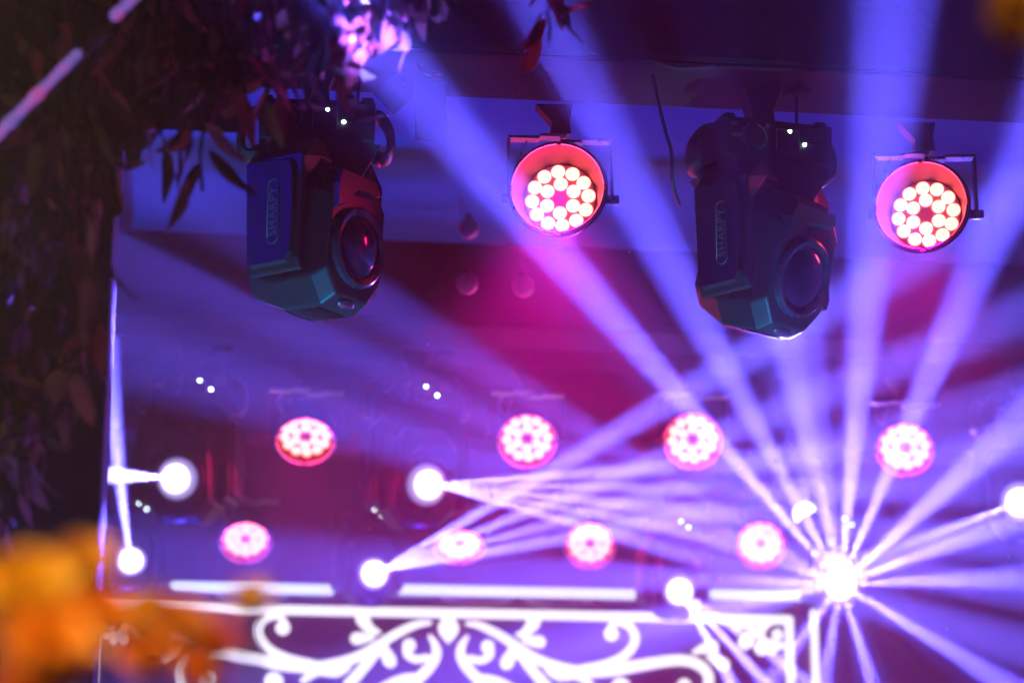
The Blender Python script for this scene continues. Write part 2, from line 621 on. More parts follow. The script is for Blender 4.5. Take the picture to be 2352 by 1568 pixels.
        if s < 0:
            X, Z = Vector((0, 0, 1)), Vector((-1, 0, 0))
            lg.rotation_euler = Matrix((X, Z.cross(X), Z)).transposed().to_euler()
        else:
            X, Z = Vector((0, 0, 1)), Vector((1, 0, 0))
            lg.rotation_euler = Matrix((X, Z.cross(X), Z)).transposed().to_euler()
    # head: chamfered body, lens at -y
    sec = [(.145, .060, .085, .02), (.110, .100, .140, .045), (.02, .112, .172, .055), (-.085, .112, .167, .06), (-.125, .104, .142, .055)]
    bm = bmesh.new()
    rings = []
    for y, hx_, hz_, c in sec:
        pl = [(-hx_ + c * .8, hz_), (hx_ - c * .8, hz_), (hx_, hz_ - c), (hx_, -hz_ + c), (hx_ - c * .8, -hz_), (-hx_ + c * .8, -hz_), (-hx_, -hz_ + c), (-hx_, hz_ - c)]
        rings.append([bm.verts.new((x, y, z)) for x, z in pl])
    for a, b in zip(rings, rings[1:]):
        for k in range(8):
            bm.faces.new((a[k], a[(k + 1) % 8], b[(k + 1) % 8], b[k]))
    bm.faces.new(rings[0])
    bm.faces.new(rings[-1])
    head = bm_obj('head', bm, M['black_plastic'], t)
    head.location = (0, 0, HEAD_Z)
    bv = head.modifiers.new('bevel', 'BEVEL')
    bv.width = .006
    bv.segments = 2
    zl = -.02
    lr = lathe('lens_ring', [(.076, -.010), (.088, -.014), (.095, -.008), (.097, .012), (.092, .012), (.078, .0), (.074, -.002)], M['lens_ring'], head, 48, closed=True)
    lr.location = (0, -.128, zl)
    lens = lathe('lens', [(.001, -.026), (.025, -.024), (.048, -.018), (.066, -.009), (.077, .002), (.077, .010), (.001, .010)], M['lens_glass'], head, 48)
    lens.location = (0, -.130, zl)
    # brow over the lens with a slanted underside
    bm = bmesh.new()
    add_extrude(bm, [(-.094, .145), (.045, .145), (.06, .12), (.05, .095), (-.03, .088), (-.07, .05), (-.100, .035), (-.102, .11)], -.142, -.10)
    for v in bm.verts:
        if v.co.y < -.13 and v.co.z < .10:
            v.co.z += .022
    bm_obj('brow', bm, M['black_plastic'], head)
    # cooling slots low on both flanks and under the nose, and the maker's badge
    for s in (-1, 1):
        for k in range(6):
            box('vent_slot', (s * .1135, .06 - k * .018, -.085), (.004, .007, .05), M['dark_plastic'], head, .001)
    for k in range(9):
        box('grille_bar', (0, .03 - k * .012, -.170), (.10, .004, .005), M['dark_plastic'], head)
    bd = lathe('badge', [(.001, -.002), (.020, -.002), (.023, .0), (.023, .002), (.001, .002)], M['steel'], head, 24)
    bd.scale = (1.2, 1, .55)
    bd.location = (-.005, -.112, -.158)
    bd.rotation_euler = (R_(52), 0, 0)
    return t


LOGO_MESH = text_mesh('SHARPY', .030)
CE_MESH = text_mesh('CE', .012)
lamp0 = make_moving_head()
used = [False]


def fwd(pan, tilt):
    return Vector((math.sin(pan) * math.cos(tilt), -math.cos(pan) * math.cos(tilt), -math.sin(tilt)))


def place_lamp(loc, base_rot, pan, tilt, label, lens_mat=None, scale=1, lens_scale=.66):
    o = lamp0 if not used[0] else copy_tree(lamp0)
    used[0] = True
    o['label'] = label
    o.location = loc
    o.rotation_euler = (0, 0, base_rot)
    o.scale = (scale,) * 3
    for ch in o.children:
        n = ch.name.split('.')[0]
        if n == 'yoke':
            ch.rotation_euler = (0, 0, pan - base_rot)
        elif n == 'head':
            ch.rotation_euler = (tilt, 0, pan - base_rot)
            if lens_mat:
                for g_ in ch.children:
                    if g_.name.split('.')[0] == 'lens':
                        me = LIT.get(lens_mat.name)
                        if me is None:
                            me = g_.data.copy()
                            me.materials.clear()
                            me.materials.append(lens_mat)
                            LIT[lens_mat.name] = me
                        g_.data = me
                        g_.scale = (lens_scale, 1.12, lens_scale)
    return o


LIT = {}


def lit_lamp(lens_px, Y, aim, label, lens_scale=.92):
    """a lamp whose lens shows at lens_px, pointing at the world point aim"""
    L = at(lens_px[0], lens_px[1], Y)
    d = ((aim - L).normalized() * (.5 if Y > 9 else 1.25) + Vector((0, -1, -.12))).normalized()
    tilt = math.asin(-d.z)
    pan = math.atan2(d.x, -d.y)
    sc_ = .8 if Y > 9 else 1
    root = L - d * .15 * sc_ - Vector((0, 0, HEAD_Z - .02 * math.cos(tilt))) * sc_
    place_lamp(root, 0, pan, tilt, label, M['lens_white'], sc_, lens_scale / sc_)
    return L + d * .03


# nearest row: the two large lamps
place_lamp(Vector((*at(728, 250, 5.46).xy, TZ - .04)), R_(-2), R_(50), R_(4), 'large unlit moving head lamp hanging below the leafy garlands')
place_lamp(Vector((*at(1745, 270, 5.46).xy, TZ - .04)), R_(9), R_(38), R_(20), 'large unlit moving head lamp between two red LED lamps, tilted down')

# ------------------------------------------------------------------ round LED lamps


def make_par(recess, R0=.102, taper=.0):
    t = empty('led_par_lamp', (0, 0, 0), 'x', 'stage lamp', 'round red LED lamps')
    bm = bmesh.new()
    add_extrude(bm, [(-.06, 0), (.03, 0), (.022, -.04), (.026, -.075), (-.024, -.075), (-.022, -.045)], -.022, .022)
    bm_obj('clamp', bm, M['black_metal'], t)
    br = bmesh.new()
    # stepped top bar of the bracket and two flat legs
    for x0, x1, z, yy in ((-.128, -.05, -.083, 0), (-.05, .012, -.079, -.006), (.0, .055, -.090, .006), (.05, .128, -.086, 0)):
        add_box(br, ((x0 + x1) / 2, yy, z), (x1 - x0, .036, .008), .002)
    bracket = bm_obj('bracket_bar', br, M['steel'], t)
    for s in (-1, 1):
        box('bracket_leg', (s * .126, 0, -.165), (.006, .03, .16), M['black_metal'], t, .002)
        tube('tilt_knob', [(s * .108, 0, -.235), (s * .142, 0, -.235)], [.012, .012], M['black_plastic'], t, 12, False)
    # safety wire looping from the bracket
    tube('safety_wire', catmull([(-.08, .01, -.085), (-.095, .02, -.12), (-.07, .03, -.15), (-.05, .02, -.10)], 5), .0022, M['steel'], t, 6)
    prof = [(R0 - .006, -recess), (R0, -recess - .004), (R0 + .003, -recess + .006), (R0 - .002, -recess + .016), (.096, .004), (.093 - taper * .5, .05), (.085 - taper, .09), (.05 - taper * .5, .115), (.004, .12),
            (.004, .005), (.086, .005), (.0885, -.002), (R0 - .0075, -recess + .004)]
    bm = bmesh.new()
    add_lathe(bm, prof, 48, 'Y', True)
    hs = bm_obj('housing', bm, M['par_inside'], t, True, 35)
    hs.location = (0, 0, -.235)
    rimp = bmesh.new()
    for a0, a1 in ((5, 88), (92, 175), (185, 266), (274, 355)):
        add_tube(rimp, [((R0 - .004) * math.cos(R_(a)), -recess - .006, (R0 - .004) * math.sin(R_(a))) for a in range(a0, a1, 4)], .0042, 8)
    bm_obj('front_rim', rimp, M['steel'], hs, True)
    lathe('led_plate', [(.003, -.0015), (.086, -.0015), (.086, .003), (.003, .003)], M['led_plate'], hs, 40)
    bm = bmesh.new()
    add_lathe(bm, [(.001, -.010), (.009, -.009), (.0150, -.005), (.0172, -.001), (.001, -.001)], 20)
    lm = bpy.data.meshes.new('led_lens')
    bmesh.ops.recalc_face_normals(bm, faces=bm.faces)
    bm.to_mesh(lm)
    bm.free()
    for p_ in lm.polygons:
        p_.use_smooth = True
    lm.materials.append(M['led_red'])
    for n, r, off in ((12, .0685, 4), (6, .0365, 28)):
        for k in range(n):
            a = R_(off + 360 * k / n)
            o = link('led_lens', lm, None, hs)
            o.location = (r * math.cos(a), -.001, r * math.sin(a))
    return t


par_deep = make_par(.078, .117, .02)
par_flat = make_par(.022)
pu = {id(par_deep): False, id(par_flat): False}


def place_par(proto, cpx, Y, pan, tilt, label, power, brk=0, wide=.42, down=3.5):
    """PAR whose LED plate shows centred at cpx"""
    o = proto if not pu[id(proto)] else copy_tree(proto)
    pu[id(proto)] = True
    C = at(cpx[0], cpx[1], Y)
    o.location = C - Vector((0, 0, -.235))
    o['label'] = label
    o.rotation_euler = (0, 0, brk)
    for ch in o.children:
        if ch.name.split('.')[0] == 'housing':
            ch.rotation_euler = (tilt, 0, pan - brk)
    d = fwd(pan, tilt)
    # close glow of the LEDs, and the beam that falls from them to the stage
    spot('red_led_light', C + d * .024, C + d, 172, power * wide, RED, .045, .2)
    dn = fwd(pan, max(tilt, R_(62)))
    o_s = C + d * (.024 if proto is par_flat else .10)
    spot('red_led_light', o_s, o_s + dn, 64, power * down, PINK, .045, 1.0)
    return o


FY = 5.50
place_par(par_deep, (1287, 457), FY, R_(-13), R_(0), 'large round red LED lamp hanging between the two large moving heads', 26, R_(-4), .15, 20)
place_par(par_deep, (2127, 493), FY + .05, R_(-25), R_(1), 'large round red LED lamp near the right edge behind violet beams', 22, R_(-8), .15, 12)
Y2, Y3 = 7.86, 9.4
place_par(par_flat, (702, 1001), Y2, R_(-3), R_(52), 'round red LED lamp of the second row left of centre, tilted down', 17, 0, 1.7)
place_par(par_flat, (1211, 1006), Y2, R_(-8), R_(36), 'round red LED lamp of the second row in mid-picture', 26)
place_par(par_flat, (1591, 1008), Y2, R_(-12), R_(28), 'brightest round red LED lamp of the second row where beams cross', 44)
place_par(par_flat, (2079, 1026), Y2, R_(-20), R_(36), 'round red LED lamp of the second row at the right', 24)
place_par(par_flat, (564, 1236), Y3, R_(0), R_(48), 'small round red LED lamp of the lowest row, leftmost, above the orange flowers', 9)
place_par(par_flat, (1055, 1244), Y3, R_(-7), R_(58), 'small flattened red LED lamp of the lowest row inside a violet beam', 14)
place_par(par_flat, (1355, 1246), Y3, R_(-9), R_(36), 'small round red LED lamp of the lowest row above the middle light bar', 18)
place_par(par_flat, (1747, 1247), Y3, R_(-10), R_(30), 'small round red LED lamp of the lowest row left of the star of beams', 18)

# ------------------------------------------------------------------ lit lamps of the rear rows and their beams
SY = 9.25
S = at(1931, 1340, SY)
lit_lamp((1931, 1340), SY, at(1900, 1250, 3.0), 'moving head lamp bursting into a star of white violet beams', 1.1)


def beam(a, tgt, ang, e, col=VIOLET, r=.004):
    spot('beam_light', a, at(*tgt), ang, e, col, r)


TY = 4.7
o_ = S + (at(1900, 1250, 3.0) - S).normalized() * .05
star = [((2055, 0, 3.9), 2.1, 1.5), ((2352, 360, 5.2), 2.6, 1.2), ((2352, 960, 6.2), 2.8, 1.1), ((2352, 1185, 6.6), 2.6, 1.1), ((2352, 1326, 6.8), 2.4, .9),
        ((2352, 1595, 6.8), 2.4, .9), ((2020, 1620, 7.8), 3.0, .6), ((1880, 1640, 7.8), 3.0, .5), ((1750, 1590, 7.8), 3.0, .5),
        ((1500, 1430, 7.0), 2.8, .5), ((1400, 1325, 7.0), 2.8, .6), ((1300, 1130, 6.8), 2.8, .6), ((1150, 980, 6.6), 2.8, .5), ((860, 700, 6.4), 3.4, .38),
        ((860, 95, 4.1), 1.7, 2.6), ((1215, 0, 4.6), 2.6, 1.1), ((1630, 0, 3.6), 1.9, 1.1), ((1850, 700, 6.0), 2.2, .4)]
for tg, ang, k in star:
    beam(o_, tg, ang, 125000 * k)
    if ang < 3.3:
        beam(o_, tg, ang * 2.6, 3000 * k)
spot('star_spill_light', o_, at(1500, 700, 3), 120, 110, (.22, .12, 1.0), .05, .8)


def fan(lens, Y, tgts, label, ang, e, aim=None):
    aim_p = at(*(aim or tgts[len(tgts) // 2]))
    o = lit_lamp(lens, Y, aim_p, label)
    for t_ in tgts:
        beam(o, t_, ang, 480 * e / len(tgts), (.115, .10, 1.0), .006)


fan((402, 1098), Y2, [(230, 1080, 7.4), (230, 1100, 7.5)], 'lit moving head lamp of the second row beaming left towards the foliage', 5, 700)
fan((299, 1287), Y3, [(268, 1000, 8.8), (250, 960, 8.9)], 'lit moving head lamp of the lowest row beaming up beside the foliage', 5, 700)
fan((985, 1112), Y2, [(1500, 1075, 6.6), (1500, 1120, 6.9), (1500, 1165, 6.7), (1500, 1205, 6.8), (1480, 1245, 6.6)], 'lit moving head lamp of the second row fanning beams right into mid-picture', 2.6, 1500)
fan((860, 1316), Y3, [(1300, 1060, 8.0), (1350, 1120, 8.1), (1380, 1170, 8.2), (1400, 1215, 8.0)], 'lit moving head lamp of the lowest row fanning beams up to the right', 3.2, 1500)
fan((1562, 1357), Y3 - .2, [(1680, 1568, 8.5), (1760, 1568, 8.5), (1860, 1568, 8.5)], 'lit moving head lamp of the lowest row beaming down right onto the ornament', 4, 1100)
fan((1850, 1181), 9.55, [(1840, 1050, 8.0)], 'lit moving head lamp just above left of the star of beams', 4, 20)
fan((2342, 1152), Y2, [(1950, 1300, 7.2)], 'lit moving head lamp cut by the right edge of the picture', 5, 140)
# ------------------------------------------------------------------ LED bars on top of the ornament


def led_bar(x0, x1, y0, y1, Y, label):
    a, b = at(x0, y0, Y), at(x1, y1, Y)
    t = empty('led_bar', ((a.x + b.x) / 2, Y, (a.z + b.z) / 2 - .06), label, 'light bar', 'white LED light bars along the ornament')
    L = (b - a).length
    box('housing', (0, .035, .06), (L, .05, .05), M['black_metal'], t, .006)
    tube('light_strip', [(-L / 2 + .02, 0, .06), (L / 2 - .02, 0, .06)], .021, M['bar_white'], t, 12)
    n = max(2, round(L / .34))
    for k in range(n):
        xx = -L / 2 + L * (k + .5) / n
        box('bracket', (xx, .035, .024), (.03, .04, .03), M['black_metal'], t, .004)
    for k in range(n - 1):
        xx = -L / 2 + L * (k + 1) / n
        w = L / n / 2
        tube('scallop', catmull([(xx - w + .02, .02, .034), (xx - w * .6, .02, .018), (xx, .02, .010), (xx + w * .6, .02, .018), (xx + w - .02, .02, .034)], 4), .007, M['steel'], t, 6)


led_bar(390, 770, 1346, 1354, 9.8, 'left white LED light bar partly behind the orange flowers')
led_bar(910, 1466, 1353, 1364, 9.8, 'long white LED light bar in the middle above the ornament')
led_bar(1630, 1905, 1364, 1368, 9.8, 'short right white LED light bar crossed by the star of beams')

# ------------------------------------------------------------------ glowing ornament panel
OY = 10.0
oc = at(1030, 1500, OY)
orn = empty('ornament_panel', (oc.x, OY, .6), 'dark panel with white glowing scrollwork and frame lines below the light bars', 'ornament panel')
K = .336


def Z2(x, y):
    return (780.9 + K * x, 1044.6 + K * y)


def Z3(x, y):
    return (1561.9 + K * x, 1044.6 + K * y)


PXM = (at(1000, 1450, OY) - at(1001, 1450, OY)).length
AX = 780.9 + K * 742


def on_panel(p, dy=0.0):
    v = at(p[0], p[1], OY) - orn.location
    v.y = -dy
    return v


top = on_panel((1030, 1398))
rt = on_panel((1905, 1400))
box('board', ((rt.x - abs(rt.x) * 1.0) / 2, .045, top.z / 2), (2 * abs(rt.x), .03, top.z), M['screen'], orn, .004)


def stroke(name, pts, rad, conv):
    """pts in survey units with radius; made on both sides of the panel's axis"""
    P2 = [conv(x, y) for x, y in pts]
    c3 = catmull([(a, b, r * K) for (a, b), r in zip(P2, rad)], 6)
    for side in (1, -1):
        w = []
        for v in c3:
            q = on_panel((v.x, v.y))
            if side < 0:
                q.x = on_panel((AX, v.y)).x * 2 - q.x
                # the panel is level: mirror about its own axis
                q.z = on_panel((AX, v.y)).z - (on_panel((v.x, v.y)).z - on_panel((AX, v.y)).z) * 0 + (q.z - on_panel((AX, v.y)).z)
            w.append(q)
        tube(name, w, [v.z * PXM * .86 for v in c3], M['neon'], orn, 10)


def ball(x, y, r, conv, mirror=True):
    for side in ((1, -1) if mirror else (1,)):
        p_ = conv(x, y)
        q = on_panel(p_)
        if side < 0:
            q.x = on_panel((AX, p_[1])).x * 2 - q.x
        b = bmesh.new()
        bmesh.ops.create_uvsphere(b, u_segments=16, v_segments=10, radius=r * K * PXM)
        for v in b.verts:
            v.co.y *= .6
        bm_obj('ball', b, M['neon'], orn, True).location = q


stroke('scroll', [(870, 1150), (960, 1165), (1100, 1235), (1220, 1315), (1330, 1385), (1470, 1440), (1650, 1478), (1850, 1470), (2050, 1435), (2300, 1400), (2440, 1425), (2520, 1510), (2500, 1640)],
       [16, 27, 33, 36, 38, 40, 43, 45, 44, 42, 42, 40, 38], Z2)
stroke('scroll', [(1650, 1450), (1820, 1425), (1950, 1365), (2018, 1265), (1990, 1180), (1920, 1145), (1855, 1160), (1828, 1200)], [20, 32, 34, 33, 30, 26, 18, 11], Z2)
ball(1855, 1221, 48, Z2)
stroke('petal', [(1215, 1228), (1275, 1205), (1320, 1150), (1330, 1125)], [16, 36, 50, 48], Z2)
stroke('petal', [(1255, 1262), (1310, 1270), (1365, 1275)], [18, 36, 48], Z2)
stroke('scroll', [(1225, 1350), (1300, 1450), (1420, 1590)], [34, 38, 42], Z2)
stroke('petal', [(1185, 1320), (1160, 1380), (1140, 1420)], [28, 46, 52], Z2)
stroke('scroll', [(870, 1240), (833, 1300), (826, 1370), (870, 1450), (960, 1545), (1060, 1640)], [14, 28, 37, 40, 42, 42], Z2)
stroke('scroll', [(890, 1385), (960, 1402), (1020, 1372), (1032, 1325)], [24, 29, 29, 26], Z2)
ball(1010, 1308, 44, Z2)
stroke('scroll', [(985, 1512), (1080, 1545), (1200, 1610)], [18, 32, 36], Z2)
stroke('scroll', [(1422, 1470), (1500, 1515), (1620, 1510), (1720, 1570)], [22, 28, 28, 24], Z2)
ball(1920, 1590, 68, Z2)
b = bmesh.new()
add_tube(b, [on_panel(Z2(742, y)) for y in (1130, 1150, 1180, 1215, 1250, 1275)], [r * K * PXM for r in (45, 64, 71, 62, 36, 12)], 16)
for v in b.verts:
    v.co.y *= .5
bm_obj('teardrop', b, M['neon'], orn, True)
# corner sprays
stroke('petal', [(505, 1165), (460, 1158), (400, 1150)], [14, 34, 49], Z3)
stroke('petal', [(505, 1195), (470, 1240), (440, 1285)], [20, 44, 54], Z3)
stroke('scroll', [(690, 1120), (610, 1138), (548, 1205), (575, 1275), (650, 1288)], [20, 32, 36, 35, 28], Z3)
for x, y, r in ((665, 1226, 38), (553, 1325, 42), (632, 1330, 36), (690, 1302, 28)):
    ball(x, y, r, Z3)
stroke('petal', [(95, 1345), (160, 1320), (225, 1302)], [16, 36, 46], Z3)
stroke('petal', [(190, 1372), (250, 1405), (300, 1428)], [16, 38, 48], Z3)
ball(30, 1575, 48, Z3)
# frame lines
hz = on_panel((1812, 1415))
tl = on_panel((1030, 1407))
tube('frame_line', [(-hz.x, 0, tl.z), (hz.x, 0, tl.z)], 10.5 * PXM, M['neon'], orn, 10)
for s in (-1, 1):
    tube('frame_line', [(s * hz.x, 0, tl.z - .004), (s * hz.x, 0, tl.z - 1.6)], 10.0 * PXM, M['neon'], orn, 10)
    hx2 = on_panel((1868, 1415)).x
    tube('frame_line', [(s * hx2, -.01, tl.z + .03), (s * hx2, -.01, tl.z - 1.6)], 9 * PXM, M['neon'], orn, 10)

# ------------------------------------------------------------------ small things on the front beam
p = at(990, 232, 5.40)
fl = empty('hanging_flap', (p.x, p.y, TZ), 'dark rounded metal flap hanging from the front beam right of left moving head', 'flap')
tube('hook', catmull([(-.03, 0, -.004), (-.01, -.01, -.03), (.02, 0, -.022), (.035, 0, -.045)], 5), .005, M['steel'], fl, 8)
box('plate', (0, 0, -.118), (.074, .008, .155), M['black_metal'], fl, .003)
box('side_plate', (-.085, .03, -.07), (.075, .008, .075), M['black_metal'], fl, .003, Matrix.Rotation(R_(45), 3, 'Y'))
pa, pb, pc, pd = at(1500, 262, 5.4), at(1528, 300, 5.4), at(1542, 350, 5.4), at(1545, 420, 5.42)
pa.z = TZ
tag(tube('power_cable', catmull([pa, pb, pc, pd, at(1560, 470, 5.5)], 6), .0045, M['black_plastic'], None, 8), 'black cable hanging from front beam left of right moving head', 'cable')
p0, p1, p2 = at(1440, 275, 5.29), at(1560, 268, 5.29), at(1640, 290, 5.29)
for q in (p0, p1, p2):
    q.z = TZ - .012
tag(tube('power_cable', catmull([p0, (p0 + p1) / 2 + Vector((0, 0, .004)), p1 - Vector((0, 0, .01)), p2], 6), .006, M['black_plastic'], None, 8), 'black cable lying along the lower edge of the front beam', 'cable')
for (x, y), side in (((1076, 525), 'upper'), ((1074, 651), 'lower left'), ((1202, 657), 'lower right')):
    q = at(x, y, 7.2)
    tz = TZ + .02
    bl = empty('pink_ball', q, '%s of three pinkish balls hanging behind the front row' % side, 'lamp', 'pink hanging balls')  # plain pinkish ball on a wire
    b = bmesh.new()
    bmesh.ops.create_uvsphere(b, u_segments=24, v_segments=16, radius=.034)
    bm_obj('globe', b, M['pink_glass'], bl, True)
    lathe('cap', [(.004, .030), (.014, .032), (.013, .044), (.004, .046)], M['black_metal'], bl, 16, 'Z')
    tube('wire', [(0, 0, .044), (0, .25, 4.1 - q.z)], .0012, M['black_metal'], bl, 5)

# ------------------------------------------------------------------ leafy garlands


def leaf_mesh(name, L, W, curl, fold, twist, bend):
    bm = bmesh.new()
    nu, nv = 9, 4
    rows = []
    ang = R_(20)
    pos = Vector((0, 0, 0))
    step = L / nu
    for i in range(nu + 1):
        t = i / nu
        w = W * (math.sin(math.pi * min(1, t * .93 + .05)) ** .75) * (1 - .35 * t) if i < nu else W * .05
        if i == 0:
            w = W * .06
        tw = twist * t
        row = []
        for j in range(nv + 1):
            s = (j / nv - .5) * 2
            loc = Vector((s * w * math.cos(fold * abs(s) * .6), abs(s) ** 1.5 * w * math.sin(fold) + .0025 * math.sin(9 * t + 3 * s), 0))
            loc = Matrix.Rotation(tw, 3, 'Z') @ loc
            fr = Matrix.Rotation(ang, 3, 'X')
            row.append(bm.verts.new(pos + fr @ loc))
        rows.append(row)
        pos = pos + Vector((0, math.sin(ang) * -step, -math.cos(ang) * step))
        ang += curl / nu * (0.4 + 1.6 * t) + bend * math.sin(t * 5) / nu
    for a, b in zip(rows, rows[1:]):
        for j in range(nv):
            bm.faces.new((a[j], a[j + 1], b[j + 1], b[j]))
    r = bmesh.ops.solidify(bm, geom=list(bm.faces), thickness=.0012)
    bmesh.ops.recalc_face_normals(bm, faces=bm.faces)
    me = bpy.data.meshes.new(name)
    bm.to_mesh(me)
    bm.free()
    for p_ in me.polygons:
        p_.use_smooth = True
    return me


LEAVES = ('leaf_olive', 'leaf_rust', 'leaf_green', 'leaf_pink')
LM = []
for k in range(8):
    shape = dict(L=random.uniform(.082, .125), W=random.uniform(.016, .026), curl=random.uniform(-.6, 2.1), fold=random.uniform(.2, .9), twist=random.uniform(-1.3, 1.3), bend=random.uniform(-1.5, 1.5))
    for mn in LEAVES:
        me = leaf_mesh('leaf', **shape)
        me.materials.append(M[mn])
        LM.append((mn, me))
LMK = {mn: [m_ for n_, m_ in LM if n_ == mn] for mn in LEAVES}


def garland(px, py0, py1, Y, n, label, weights, spread=.035, group='leafy garlands on the portal'):
    a, b = at(px, py0, Y), at(px, py1, Y)
    b.x = a.x + random.uniform(-.02, .02)
    t = empty('leaf_garland', a, label, 'garland', group)
    ln = a.z - b.z
    pts = catmull([Vector((random.uniform(-.012, .012), random.uniform(-.01, .01), -ln * k / 6)) for k in range(7)], 4)
    tube('vine', pts, .003, M['vine'], t, 6)
    for k in range(n):
        f = (k + random.random()) / n
        i = min(len(pts) - 1, int(f * (len(pts) - 1)))
        mn = random.choices(LEAVES, (*weights, 0)[:4])[0]
        o = link('leaf', random.choice(LMK[mn]), None, t)
        ang = random.uniform(0, 2 * math.pi)
        rr = random.uniform(.2, 1) * spread
        o.location = pts[i] + Vector((math.cos(ang) * rr, math.sin(ang) * rr * .7, .01))
        o.rotation_euler = (random.gauss(.1, .38), random.gauss(0, .38), ang + random.uniform(-.6, .6) + math.pi / 2)
        s = random.uniform(.75, 1.2)
        o.scale = (s, s, s)
    return t


WD = (3, 2, 3)
cols = [(12, 'leaf garland on the column at the very left edge'), (50, 'second leaf garland from the left edge on the column'), (88, 'third leaf garland from the left edge on the column'),
        (124, 'fourth leaf garland from the left edge on the column'), (158, 'leaf garland left of the middle of the column'), (190, 'leaf garland on the column, third from its right edge'),
        (216, 'leaf garland next to the outermost one on the column'), (240, 'outermost leaf garland along the right edge of the column')]
for i, (x, lab) in enumerate(cols):
    yend = [1250, 1235, 1140, 1100, 1000, 950, 900, 905][i]
    garland(x, 180 + 30 * (i % 3), yend, 4.10 + .04 * (i % 2), int((yend - 200) / 42), lab, (3, 2, 3))
tops = [(20, -70, 300, 'far left corner'), (75, -60, 280, 'left corner, second'), (130, -70, 290, 'left corner, third'), (185, -70, 300, 'left corner, fourth'),
        (235, -60, 330, 'column top edge'), (285, -60, 470, 'white tent post'), (330, -70, 380, 'blue canvas, left part'), (375, -80, 350, 'blue canvas, middle part'),
        (415, -60, 430, 'blue canvas, near its right part'), (455, -80, 390, 'blue canvas right part'), (490, -60, 480, 'blue canvas beside the left moving head'),
        (530, -90, 300, 'left handle of the left moving head'), (575, -60, 290, 'left base corner of left moving head'), (620, -90, 300, 'dial of the left moving head'),
        (655, -60, 310, 'base of left moving head'), (700, -90, 220, 'clamp of the left moving head'), (745, -60, 240, 'top of left moving head'), (785, -80, 310, 'display of the left moving head')]
for i, (x, y0, y1, lab) in enumerate(tops):
    w = (2.2, 2, 5, .4) if x < 520 else (3, 4, 1, 2)
    garland(x, y0, y1 - 40, 4.06 + .06 * (i % 3), int((y1 - y0) / 32), 'leafy garland from the header over the ' + lab, w, .04)
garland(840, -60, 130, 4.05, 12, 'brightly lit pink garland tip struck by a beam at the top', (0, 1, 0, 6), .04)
garland(885, -80, 60, 4.1, 8, 'short garland right of the brightly lit pink one', (2, 5, 0), .04)
garland(960, -70, 50, 4.2, 8, 'short dim garland at the top left of centre', (4, 3, 1), .035)
garland(1010, -80, 45, 4.2, 7, 'short dim garland tip second from the single hanging one', (4, 3, 1), .03)
garland(1262, -80, 90, 4.2, 11, 'single leaf cluster hanging at the top centre', (3, 4, 0), .03)

# slanting mirror bar, reflections painted as glow, in front of the top left garlands
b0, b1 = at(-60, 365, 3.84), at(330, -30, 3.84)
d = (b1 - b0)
bar = empty('mirror_bar', b0, 'slanting mirror bar with painted pink and violet reflections among the top left leaves', 'mirror bar')
tm = glow('painted_reflection', (1, .2, .6), .6)  # reflected stage colours painted as emission; the bar itself is no lamp
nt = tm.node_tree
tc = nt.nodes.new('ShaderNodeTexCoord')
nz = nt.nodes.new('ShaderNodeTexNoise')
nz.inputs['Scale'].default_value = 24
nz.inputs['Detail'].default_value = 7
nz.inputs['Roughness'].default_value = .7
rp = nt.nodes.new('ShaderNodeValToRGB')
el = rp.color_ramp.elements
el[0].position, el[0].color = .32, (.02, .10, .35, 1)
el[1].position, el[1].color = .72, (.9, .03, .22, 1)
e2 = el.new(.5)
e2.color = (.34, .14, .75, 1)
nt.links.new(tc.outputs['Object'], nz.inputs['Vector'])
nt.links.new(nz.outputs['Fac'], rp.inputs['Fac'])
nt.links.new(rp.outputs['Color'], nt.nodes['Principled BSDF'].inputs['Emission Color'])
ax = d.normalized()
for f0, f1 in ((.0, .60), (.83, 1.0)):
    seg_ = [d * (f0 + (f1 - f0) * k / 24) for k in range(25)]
    tube('reflection_strip', seg_, [.0100 + random.uniform(-.0016, .0016) for _ in seg_], tm, bar, 10)
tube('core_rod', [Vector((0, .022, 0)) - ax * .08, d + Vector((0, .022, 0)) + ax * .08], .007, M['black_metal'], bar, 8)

# ------------------------------------------------------------------ orange flowers close to the camera


def bloom_mesh(R):
    bm = bmesh.new()
    lay = [(16, .92, 8), (15, .80, 28), (13, .68, 46), (10, .52, 62), (7, .36, 76)]
    for n, rr, el in lay:
        for k in range(n):
            a = 2 * math.pi * (k + random.uniform(-.25, .25)) / n
            e = R_(el + random.uniform(-7, 7))
            dirv = Vector((math.cos(a) * math.cos(e), math.sin(a) * math.cos(e), math.sin(e)))
            sdv = Vector((-math.sin(a), math.cos(a), 0))
            nv_ = dirv.cross(sdv) * -1
            L = R * rr * random.uniform(.9, 1.1)
            w = R * .26
            pr = None
            for i in range(5):
                t = i / 4
                ww = w * (math.sin(math.pi * (t * .72 + .14)))
                c = dirv * L * t + nv_ * (.16 * R * math.sin(t * 2.6))
                cur = [bm.verts.new(c - sdv * ww), bm.verts.new(c - nv_ * .05 * R), bm.verts.new(c + sdv * ww)]
                if pr:
                    for q in range(2):
                        bm.faces.new((pr[q], pr[q + 1], cur[q + 1], cur[q]))
                pr = cur
    me = bpy.data.meshes.new('petals')
    bm.to_mesh(me)
    bm.free()
    for p_ in me.polygons:
        p_.use_smooth = True
    me.materials.append(M['petal'])
    return me


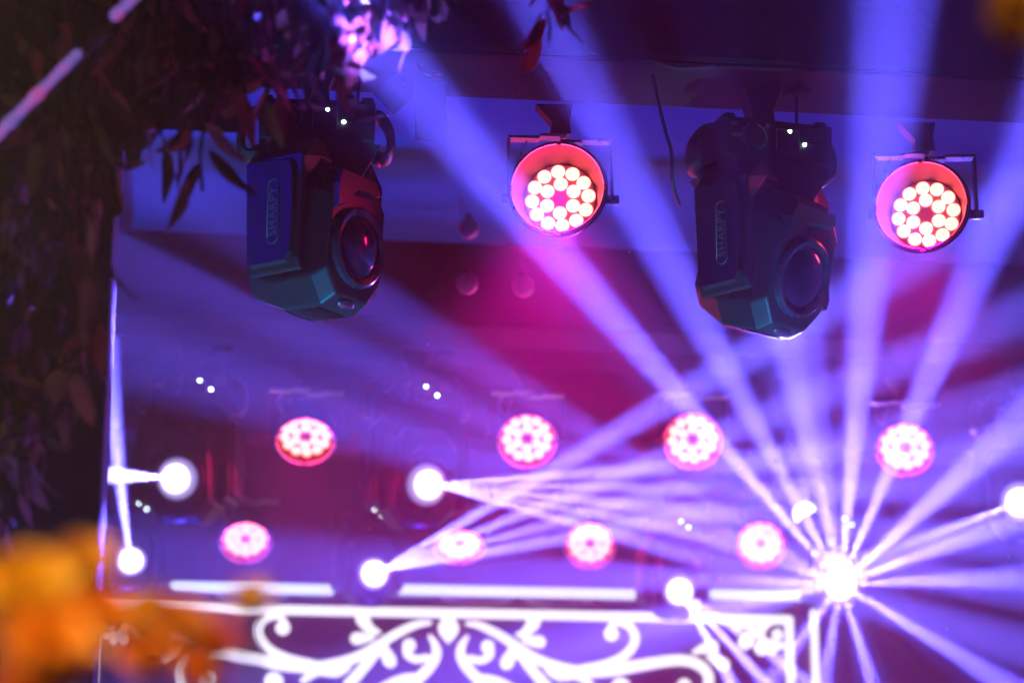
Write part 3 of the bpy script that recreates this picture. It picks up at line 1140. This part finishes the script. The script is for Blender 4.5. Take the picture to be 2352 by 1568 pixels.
BLOOMS = [bloom_mesh(.036) for _ in range(3)]
fls = [((55, 1350), 1.80, 1.15, 'orange flower at the left edge under the leaves'), ((185, 1300), 1.85, .85, 'topmost orange flower left of the lit lamp'),
       ((235, 1420), 1.75, .95, 'orange flower in the middle of the bunch'), ((405, 1430), 1.78, .95, 'orange flower at the right of the bunch over the frame line'),
       ((110, 1480), 1.70, 1.1, 'lower orange flower at the left edge of the bunch'), ((450, 1540), 1.85, .8, 'lowest orange flower at the right of the bunch'),
       ((60, 1590), 1.7, .9, 'orange flower cut by the lower left corner'), ((575, 1368), 2.05, .5, 'small orange bud over the left light bar'),
       ((335, 1405), 1.9, .7, 'orange flower between the bunch and its right flower'), ((490, 1470), 1.8, .6, 'small orange flower right of the bunch'), ((340, 1500), 1.95, .7, 'dim orange flower behind the bunch')]
for i, (c, Y, s, lab) in enumerate(fls):
    p = at(*c, Y)
    t = empty('orange_flower', p, 'blurred ' + lab, 'flower', 'orange flowers close to the camera')
    o = link('petals', BLOOMS[i % 3], None, t)
    o.scale = (s,) * 3
    o.rotation_euler = (R_(60 + random.uniform(-25, 15)), R_(random.uniform(-20, 20)), R_(random.uniform(-30, 40)))
    bt = Vector((random.uniform(-.03, .03) - p.x * .3, .05, -p.z))
    tube('stem', catmull([(0, .005, -.004), (.004, .03, -.12), tuple(bt * .5), tuple(bt)], 5), .0035, M['stem'], t, 6)
    lathe('calyx', [(.001, -.012), (.008, -.008), (.011, .0), (.001, .004)], M['stem'], t, 10, 'Z')
p = at(2335, 20, 1.75)
t = empty('orange_flower', p, 'blurred orange flower hanging into the top right corner', 'flower', 'orange flowers close to the camera')
o = link('petals', BLOOMS[1], None, t)
o.scale = (.95,) * 3
o.rotation_euler = (R_(110), 0, R_(20))
tube('stem', catmull([(0, .005, .004), (.01, .03, .12), (.03, .04, .4), (.05, .05, .9)], 5), .0035, M['stem'], t, 6)

# ------------------------------------------------------------------ air: dust flecks and haze
bm = bmesh.new()
for k in range(60):
    x, y = random.uniform(1560, 2340), random.uniform(1000, 1560)
    if k > 40:
        x, y = random.uniform(300, 2300), random.uniform(300, 1500)
    c = at(x, y, random.uniform(5.8, 8.6))
    m3 = Euler((random.uniform(0, 3), random.uniform(0, 3), random.uniform(0, 3))).to_matrix()
    add_box(bm, c, (.006 * random.uniform(.5, 1.6), .004, .0012), 0, m3)
dust = bm_obj('confetti_flecks', bm, M['white_cloth'])
dust['kind'] = 'stuff'
tag(dust, 'tiny pale flecks drifting in the beams at the lower right', 'confetti')

hm = bpy.data.materials.new('haze_air')
hm.use_nodes = True
hn = hm.node_tree
hn.nodes.clear()
ho = hn.nodes.new('ShaderNodeOutputMaterial')
hv = hn.nodes.new('ShaderNodeVolumePrincipled')
hv.inputs['Density'].default_value = .028
hv.inputs['Anisotropy'].default_value = .45
hv.inputs['Color'].default_value = (.95, .95, .97, 1)
hn.links.new(hv.outputs[0], ho.inputs['Volume'])
haze = box('haze', (0, 20, 3.5), (140, 140, 9.2), hm)
haze['kind'] = 'stuff'
